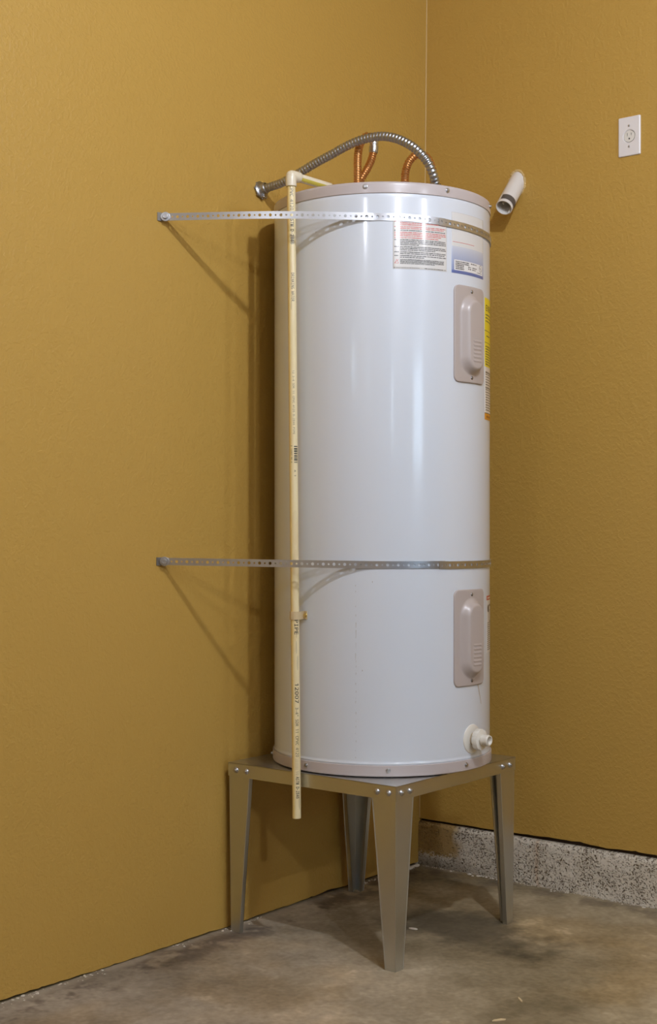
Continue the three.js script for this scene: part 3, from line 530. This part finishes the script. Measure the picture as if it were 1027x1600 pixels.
{ // pipe clamp
  const c = thing('pipe_clamp', 'tan plastic clamp holding the cream pipe against the tank', 'clamp', [0, 0, 0]);
  const y = 0.864, pc = V(0.2729, y, 0.9413), n = V(Math.cos(98 * deg), 0, Math.sin(98 * deg)), t = V(n.z, 0, -n.x);   // t: view-right along the tank
  const prof = (off, extra) => { const a = []; for (let k = 0; k <= 20; k++) { const q = Math.PI * (1.08 - 1.08 * k / 20); a.push(pc.clone().addScaledVector(t, Math.cos(q) * (0.0113 + off)).addScaledVector(n, Math.sin(q) * (0.0113 + off))); } return a; };
  const foot = s => tankPoint(s, y, TK.r + 0.0012);
  const mk = (off) => [tankPoint(99.9, y, TK.r + 0.001 + off), ...prof(off), tankPoint(96.4, y, TK.r + 0.001 + off), tankPoint(94.0, y, TK.r + 0.001 + off)];
  const inn = mk(0), out = mk(0.0024), pos = [], idx = [], hh = 0.0105, N = inn.length;
  for (let k = 0; k < N; k++) for (const [p, yy] of [[out[k], hh], [out[k], -hh], [inn[k], -hh], [inn[k], hh]]) pos.push(p.x, p.y + yy, p.z);
  for (let k = 0; k < N - 1; k++) for (let e = 0; e < 4; e++) { const a = k * 4 + e, b = k * 4 + (e + 1) % 4; idx.push(a, b, a + 4, b, b + 4, a + 4); }
  idx.push(0, 2, 1, 0, 3, 2); const q = (N - 1) * 4; idx.push(q, q + 1, q + 2, q, q + 2, q + 3);
  let g = new THREE.BufferGeometry(); g.setAttribute('position', new THREE.Float32BufferAttribute(pos, 3)); g.setIndex(idx); g = toCreasedNormals(g, 0.5);
  part('band', g, M.tan, c);
  const sp = tankPoint(95.0, y, TK.r + 0.003), d = V(Math.cos(95 * deg), 0, Math.sin(95 * deg));
  part('screw', axisGeo(mergeGeometries([lathe([[0.0062, 0], [0.0062, 0.001], [0.005, 0.002], [0, 0.0022]], 16).toNonIndexed(), new THREE.CylinderGeometry(0.0035, 0.0038, 0.004, 6).translate(0, 0.003, 0).toNonIndexed()]), sp, d), M.brass, c);
}
// ------------------------------------------------------------------ perforated straps
// path: array of [x, y, z]; cells of tape with one hole each, alternating large and small, laid along it
const CELL = 0.0136, TAPE = 0.0190, THICK = 0.0009;
function cellGeo(rad) {
  const sh = new THREE.Shape([[-CELL / 2, -TAPE / 2], [0, -TAPE / 2], [CELL / 2, -TAPE / 2], [CELL / 2, 0], [CELL / 2, TAPE / 2], [0, TAPE / 2], [-CELL / 2, TAPE / 2], [-CELL / 2, 0]].map(p => new THREE.Vector2(...p)));
  const h = new THREE.Path(); h.absarc(0, 0, rad, 0, Math.PI * 2, true); sh.holes.push(h);
  return new THREE.ExtrudeGeometry(sh, { depth: THICK, bevelEnabled: false, curveSegments: 8 });
}
const cellBig = cellGeo(0.0039), cellSmall = cellGeo(0.0022);
function tape(path, offset) {
  const P = path.map(p => V(...p)), cum = [0]; for (let i = 1; i < P.length; i++) cum.push(cum[i - 1] + P[i].distanceTo(P[i - 1]));
  const total = cum[cum.length - 1], at = s => { s = Math.max(0, Math.min(total, s)); let i = 1; while (i < P.length - 1 && cum[i] < s) i++; const t = (s - cum[i - 1]) / (cum[i] - cum[i - 1]); return P[i - 1].clone().lerp(P[i], t); };
  const n = Math.floor(total / CELL), gs = [];
  for (let k = 0; k < n; k++) {
    const g = (k % 2 ? cellSmall : cellBig).clone(), p = g.attributes.position;
    for (let i = 0; i < p.count; i++) {
      const s = (k + 0.5) * CELL + p.getX(i), c = at(s), a = at(s - 0.006), b = at(s + 0.006), dx = b.x - a.x, dz = b.z - a.z, l = Math.hypot(dx, dz) || 1;
      const nx = -dz / l, nz = dx / l;         // outward (path runs from the left wall round the front)
      p.setXYZ(i, c.x + nx * (offset + p.getZ(i)), c.y + p.getY(i), c.z + nz * (offset + p.getZ(i)));
    }
    g.deleteAttribute('normal'); g.deleteAttribute('uv'); gs.push(g);
  }
  const m = mergeGeometries(gs); m.computeVertexNormals(); return toCreasedNormals(m, 0.5);
}
function strapBolt(parent, at, dir) {
  const b = part('bolt', axisGeo(mergeGeometries([new THREE.CylinderGeometry(0.0068, 0.0070, 0.006, 6).translate(0, 0.006, 0).toNonIndexed(), lathe([[0.0045, 0.009], [0.0058, 0.0095], [0.0058, 0.0085]], 16).toNonIndexed(), new THREE.CylinderGeometry(0.003, 0.003, 0.06, 12).translate(0, -0.027, 0).toNonIndexed()]), at.clone(), dir), M.steel, parent);
  part('washer', axisGeo(lathe([[0.0035, 0.0016], [0.0035, 0.003], [0.0115, 0.003], [0.0122, 0.0022], [0.0122, 0.001]].reverse(), 28), at.clone(), dir), M.steel, b);
}
function strap(name, label, yWall, yTank, bow, group) {
  const c = thing('perforated_strap', label, 'strap', [0, 0, 0], 0, group);
  const wall = V(wallLeftX(yWall[0]) + 0.010, yWall[0], 1.158), R = TK.r + 0.0012, TA = 56.5;
  const t0 = tankPoint(TA, yTank(TA), R), path = [], perp = V(0.518, 0, 0.855);
  for (let k = 0; k < 40; k++) { const t = k / 40, p = wall.clone().lerp(t0, t).addScaledVector(perp, bow * Math.sin(Math.PI * Math.pow(t, 1.15))); path.push([p.x, p.y, p.z]); }
  const round = (a0, a1, dy = 0) => { const q = []; for (let a = a0; a >= a1; a -= 1.5) { const p = tankPoint(a, yTank(a) + dy, R); q.push([p.x, p.y, p.z]); } return q; };
  part('band', tape([...path, ...round(TA, 18)], 0), M.strap, c);
  const back = round(24, -48, -0.0012), e = tankPoint(-49, yTank(-49), R); const dx = Math.sin(-48 * deg), dz = -Math.cos(-48 * deg), k = (wallRightZ(1.5) + 0.014 - e.z) / dz;
  back.push([e.x + dx * k, e.y, e.z + dz * k]);
  part('band', tape(back, 0.0012), M.strap, c);
  strapBolt(c, wall.clone().add(V(0.003, 0, 0.001)), V(0.66, 0, 0.75));
  // folded-back tail at the wall
  const tail = V(wallLeftX(yWall[0]) + 0.004, yWall[0], 1.166);
  part('tail', boxAt(0.0015, 0.021, 0.022, 0, 0, 0).rotateY(-0.25).translate(tail.x, tail.y, tail.z), M.darkSteel, c);
  strapBolt(c, V(back[back.length - 1][0], e.y, wallRightZ(e.y) + 0.012), V(-0.5, 0, 0.85));
}
strap('strap', 'upper perforated steel strap, tilted, round the tank top with long slack to the wall', [1.8902], a => 1.8775 - 0.0085 * smooth(60, -10, a), 0.022, 'earthquake straps holding the heater');
strap('strap', 'lower level perforated steel strap round the middle of the tank, above the pipe clamp', [1.0037], a => 0.9965 - 0.001 * smooth(60, -10, a), 0.012, 'earthquake straps holding the heater');

// ------------------------------------------------------------------ pipe stub on the right wall
{
  const o = V(0.3541, 2.1514, -0.0247), e = V(0.3605, 2.0605, 0.0625), d = e.clone().sub(o).normalize(), len = o.distanceTo(e), r = 0.0262;
  const c = thing('pipe_stub', 'short white plastic pipe stub slanting out of the right wall beside the heater', 'pipe', [0, 0, 0]);
  const b = o.clone().addScaledVector(d, -0.04);
  part('tube', axisGeo(lathe([[r, 0], [r, len + 0.0385], [r - 0.0008, len + 0.04], [r - 0.0028, len + 0.04], [r - 0.0035, len + 0.0385], [r - 0.0035, 0.02], [0, 0.02]], 48), b.clone(), d), M.white, c);
  // dark tape over the upper half of the circumference
  const pos = [], idx = [], q = new THREE.Quaternion().setFromUnitVectors(V(0, 1, 0), d);
  for (let j = 0; j <= 1; j++) for (let k = 0; k <= 30; k++) { const a = (-20 + 215 * k / 30) * deg, p = V(Math.sin(a) * (r + 0.0005), len + 0.007 + j * 0.023, Math.cos(a) * (r + 0.0005)).applyQuaternion(q).add(b); pos.push(p.x, p.y, p.z); }
  for (let k = 0; k < 30; k++) idx.push(k, k + 1, k + 31, k + 31, k + 1, k + 32);
  const g = new THREE.BufferGeometry(); g.setAttribute('position', new THREE.Float32BufferAttribute(pos, 3)); g.setIndex(idx); g.computeVertexNormals(); part('tape_band', g, M.band, c, 'dark tape band');
  const wq = (x, y, z) => V(x, y, z).applyQuaternion(q).add(b);
  part('wire', sweep([wq(0.004, 0.03, -0.012), wq(-0.003, len, -0.010), wq(0.006, len + 0.014, -0.004), wq(-0.006, len + 0.022, -0.008), wq(-0.010, len + 0.016, 0.004)], () => 0.0017, 0.003, 8), M.cream, c);
  part('wire', sweep([wq(0.012, 0.03, 0.004), wq(0.015, len + 0.01, 0.008), wq(0.013, len + 0.03, 0.014), wq(0.010, len + 0.044, 0.018)], () => 0.0016, 0.003, 8), M.white, c);
  // ragged caulk where it meets the wall
  const r2 = rng(61), blobs = []; for (let k = 0; k < 60; k++) { const a = k / 60 * Math.PI * 2, s = (0.0014 + r2() * 0.0026) * (Math.sin(a + 0.4) > -0.2 ? 1 : 0.6); const el = V(Math.cos(a) * (r + 0.002), Math.sin(a) * (r + 0.002) * 1.42, 0); blobs.push(new THREE.IcosahedronGeometry(s, 1).scale(1.3, 1.3, 0.8).translate(o.x + el.x, o.y + el.y, o.z + 0.0005)); }
  part('caulk_ring', mergeGeometries(blobs), M.caulk, c);
}
// ------------------------------------------------------------------ wall outlet
{
  const c = thing('wall_outlet', 'white single power outlet plate high on the right wall', 'outlet', [0.7349, 2.2303, wallRightZ(2.23)]);
  const w = 0.0700, h = 0.1143, sh = new THREE.Shape(); const rr = 0.0035;
  sh.moveTo(-w / 2 + rr, -h / 2); sh.lineTo(w / 2 - rr, -h / 2); sh.absarc(w / 2 - rr, -h / 2 + rr, rr, -Math.PI / 2, 0); sh.lineTo(w / 2, h / 2 - rr); sh.absarc(w / 2 - rr, h / 2 - rr, rr, 0, Math.PI / 2); sh.lineTo(-w / 2 + rr, h / 2); sh.absarc(-w / 2 + rr, h / 2 - rr, rr, Math.PI / 2, Math.PI); sh.lineTo(-w / 2, -h / 2 + rr); sh.absarc(-w / 2 + rr, -h / 2 + rr, rr, Math.PI, Math.PI * 1.5);
  const hole = new THREE.Path(); hole.absarc(0, 0, 0.0178, 0, Math.PI * 2, true);
  sh.holes.push(hole);
  part('cover_plate', new THREE.ExtrudeGeometry(sh, { depth: 0.0018, bevelEnabled: true, bevelThickness: 0.0032, bevelSize: 0.0034, bevelOffset: -0.0034, bevelSegments: 4, curveSegments: 12 }).translate(0, 0, 0.0008), M.plate, c);
  // receptacle face with slots cut through
  const f = new THREE.Shape(); f.absarc(0, 0, 0.0168, 0, Math.PI * 2); const slot = (x, y, a, b) => { const p = new THREE.Path([[x - a, y - b], [x - a, y + b], [x + a, y + b], [x + a, y - b]].map(q => new THREE.Vector2(...q))); f.holes.push(p); };
  slot(-0.0063, 0.0052, 0.0012, 0.0046); slot(0.0063, 0.0052, 0.0012, 0.0038); const gr = new THREE.Path(); gr.absarc(0, -0.0072, 0.0029, 0, Math.PI * 2, true); f.holes.push(gr);
  const rec = part('receptacle', new THREE.ExtrudeGeometry(f, { depth: 0.0036, bevelEnabled: false, curveSegments: 24 }).translate(0, 0, 0.0018), M.almond, c);
  part('slot_backing', new THREE.CylinderGeometry(0.0178, 0.0178, 0.001, 32).rotateX(Math.PI / 2).translate(0, 0, 0.0012), M.black, rec);
  const sg = mergeGeometries([lathe([[0.0033, 0], [0.0031, 0.0008], [0, 0.0013]].map(p => p), 16).toNonIndexed()]).rotateX(Math.PI / 2);
  for (const s of [-1, 1]) { const m = part('screw', sg, M.steel, c); m.position.set(0, s * 0.0302, 0.0060); }
}
// ------------------------------------------------------------------ crumbs and chips
{
  const r = rng(515), gs = [];
  const crumb = (x, y, z, s) => { const g = new THREE.IcosahedronGeometry(1, 0), p = g.attributes.position; g.scale(s * (0.7 + r() * 1.2), s * (0.35 + r() * 0.5), s * (0.7 + r())); g.rotateY(r() * 6); g.translate(x, y, z); gs.push(g); };
  for (let k = 0; k < 520; k++) { const z = 0.02 + Math.pow(r(), 0.9) * 2.6, d = r() * r() * 0.035; if (Math.sin(z * 9) + Math.sin(z * 23 + 1) < -0.2 + r() * 0.9) continue; crumb(0.004 + d, 0.0012, z, 0.0012 + r() * r() * 0.0045 * (1 - d * 16)); }
  for (let k = 0; k < 260; k++) { const x = 0.02 + r() * 1.9, d = r() * r() * 0.02; crumb(x, 0.001, 0.007 + d, 0.001 + r() * r() * 0.004); }
  for (let k = 0; k < 16; k++) crumb(0.008 + r() * 0.012, 0.002, 0.02 + k * 0.007, 0.004 + r() * 0.005);
  const m = part('plaster_crumbs', mergeGeometries(gs), M.chip, scene); m.name = numbered('plaster_crumbs'); tag(m, 'pale plaster crumbs scattered along the foot of both walls', 'debris'); m.userData.kind = 'stuff';
}
{
  const sliver = (len, w, seed) => { const r = rng(seed), sh = new THREE.Shape([[-len / 2, -w * 0.1], [-len * 0.2, -w / 2], [len * 0.4, -w * 0.4], [len / 2, 0], [len * 0.25, w / 2], [-len * 0.3, w * 0.35]].map(p => new THREE.Vector2(p[0], p[1] * (0.8 + r() * 0.4)))); return new THREE.ExtrudeGeometry(sh, { depth: 0.0018, bevelEnabled: true, bevelSize: 0.0006, bevelThickness: 0.0006, bevelSegments: 1 }).rotateX(-Math.PI / 2); };
  const a = part('wood_sliver', sliver(0.032, 0.009, 3), M.straw, scene); a.name = numbered('wood_sliver'); a.position.set(0.951, 0.0006, 1.044); a.rotation.y = 0.95; tag(a, 'pale wood sliver lying on the concrete nearest the camera', 'debris');
  const b = part('wood_sliver', sliver(0.030, 0.005, 4), M.straw, scene); b.name = numbered('wood_sliver'); b.position.set(0.920, 0.0006, 0.901); b.rotation.y = -0.75; tag(b, 'thin wood sliver on the concrete in front of the right stand leg', 'debris');
  const d = part('paint_flake', sliver(0.024, 0.011, 6), M.chip, scene); d.name = numbered('paint_flake'); d.position.set(0.404, 0.0006, 0.599); d.rotation.y = 0.2; tag(d, 'small pale paint flake on the floor under the stand, beside its front leg', 'debris');
}
renderer.render(scene, camera);
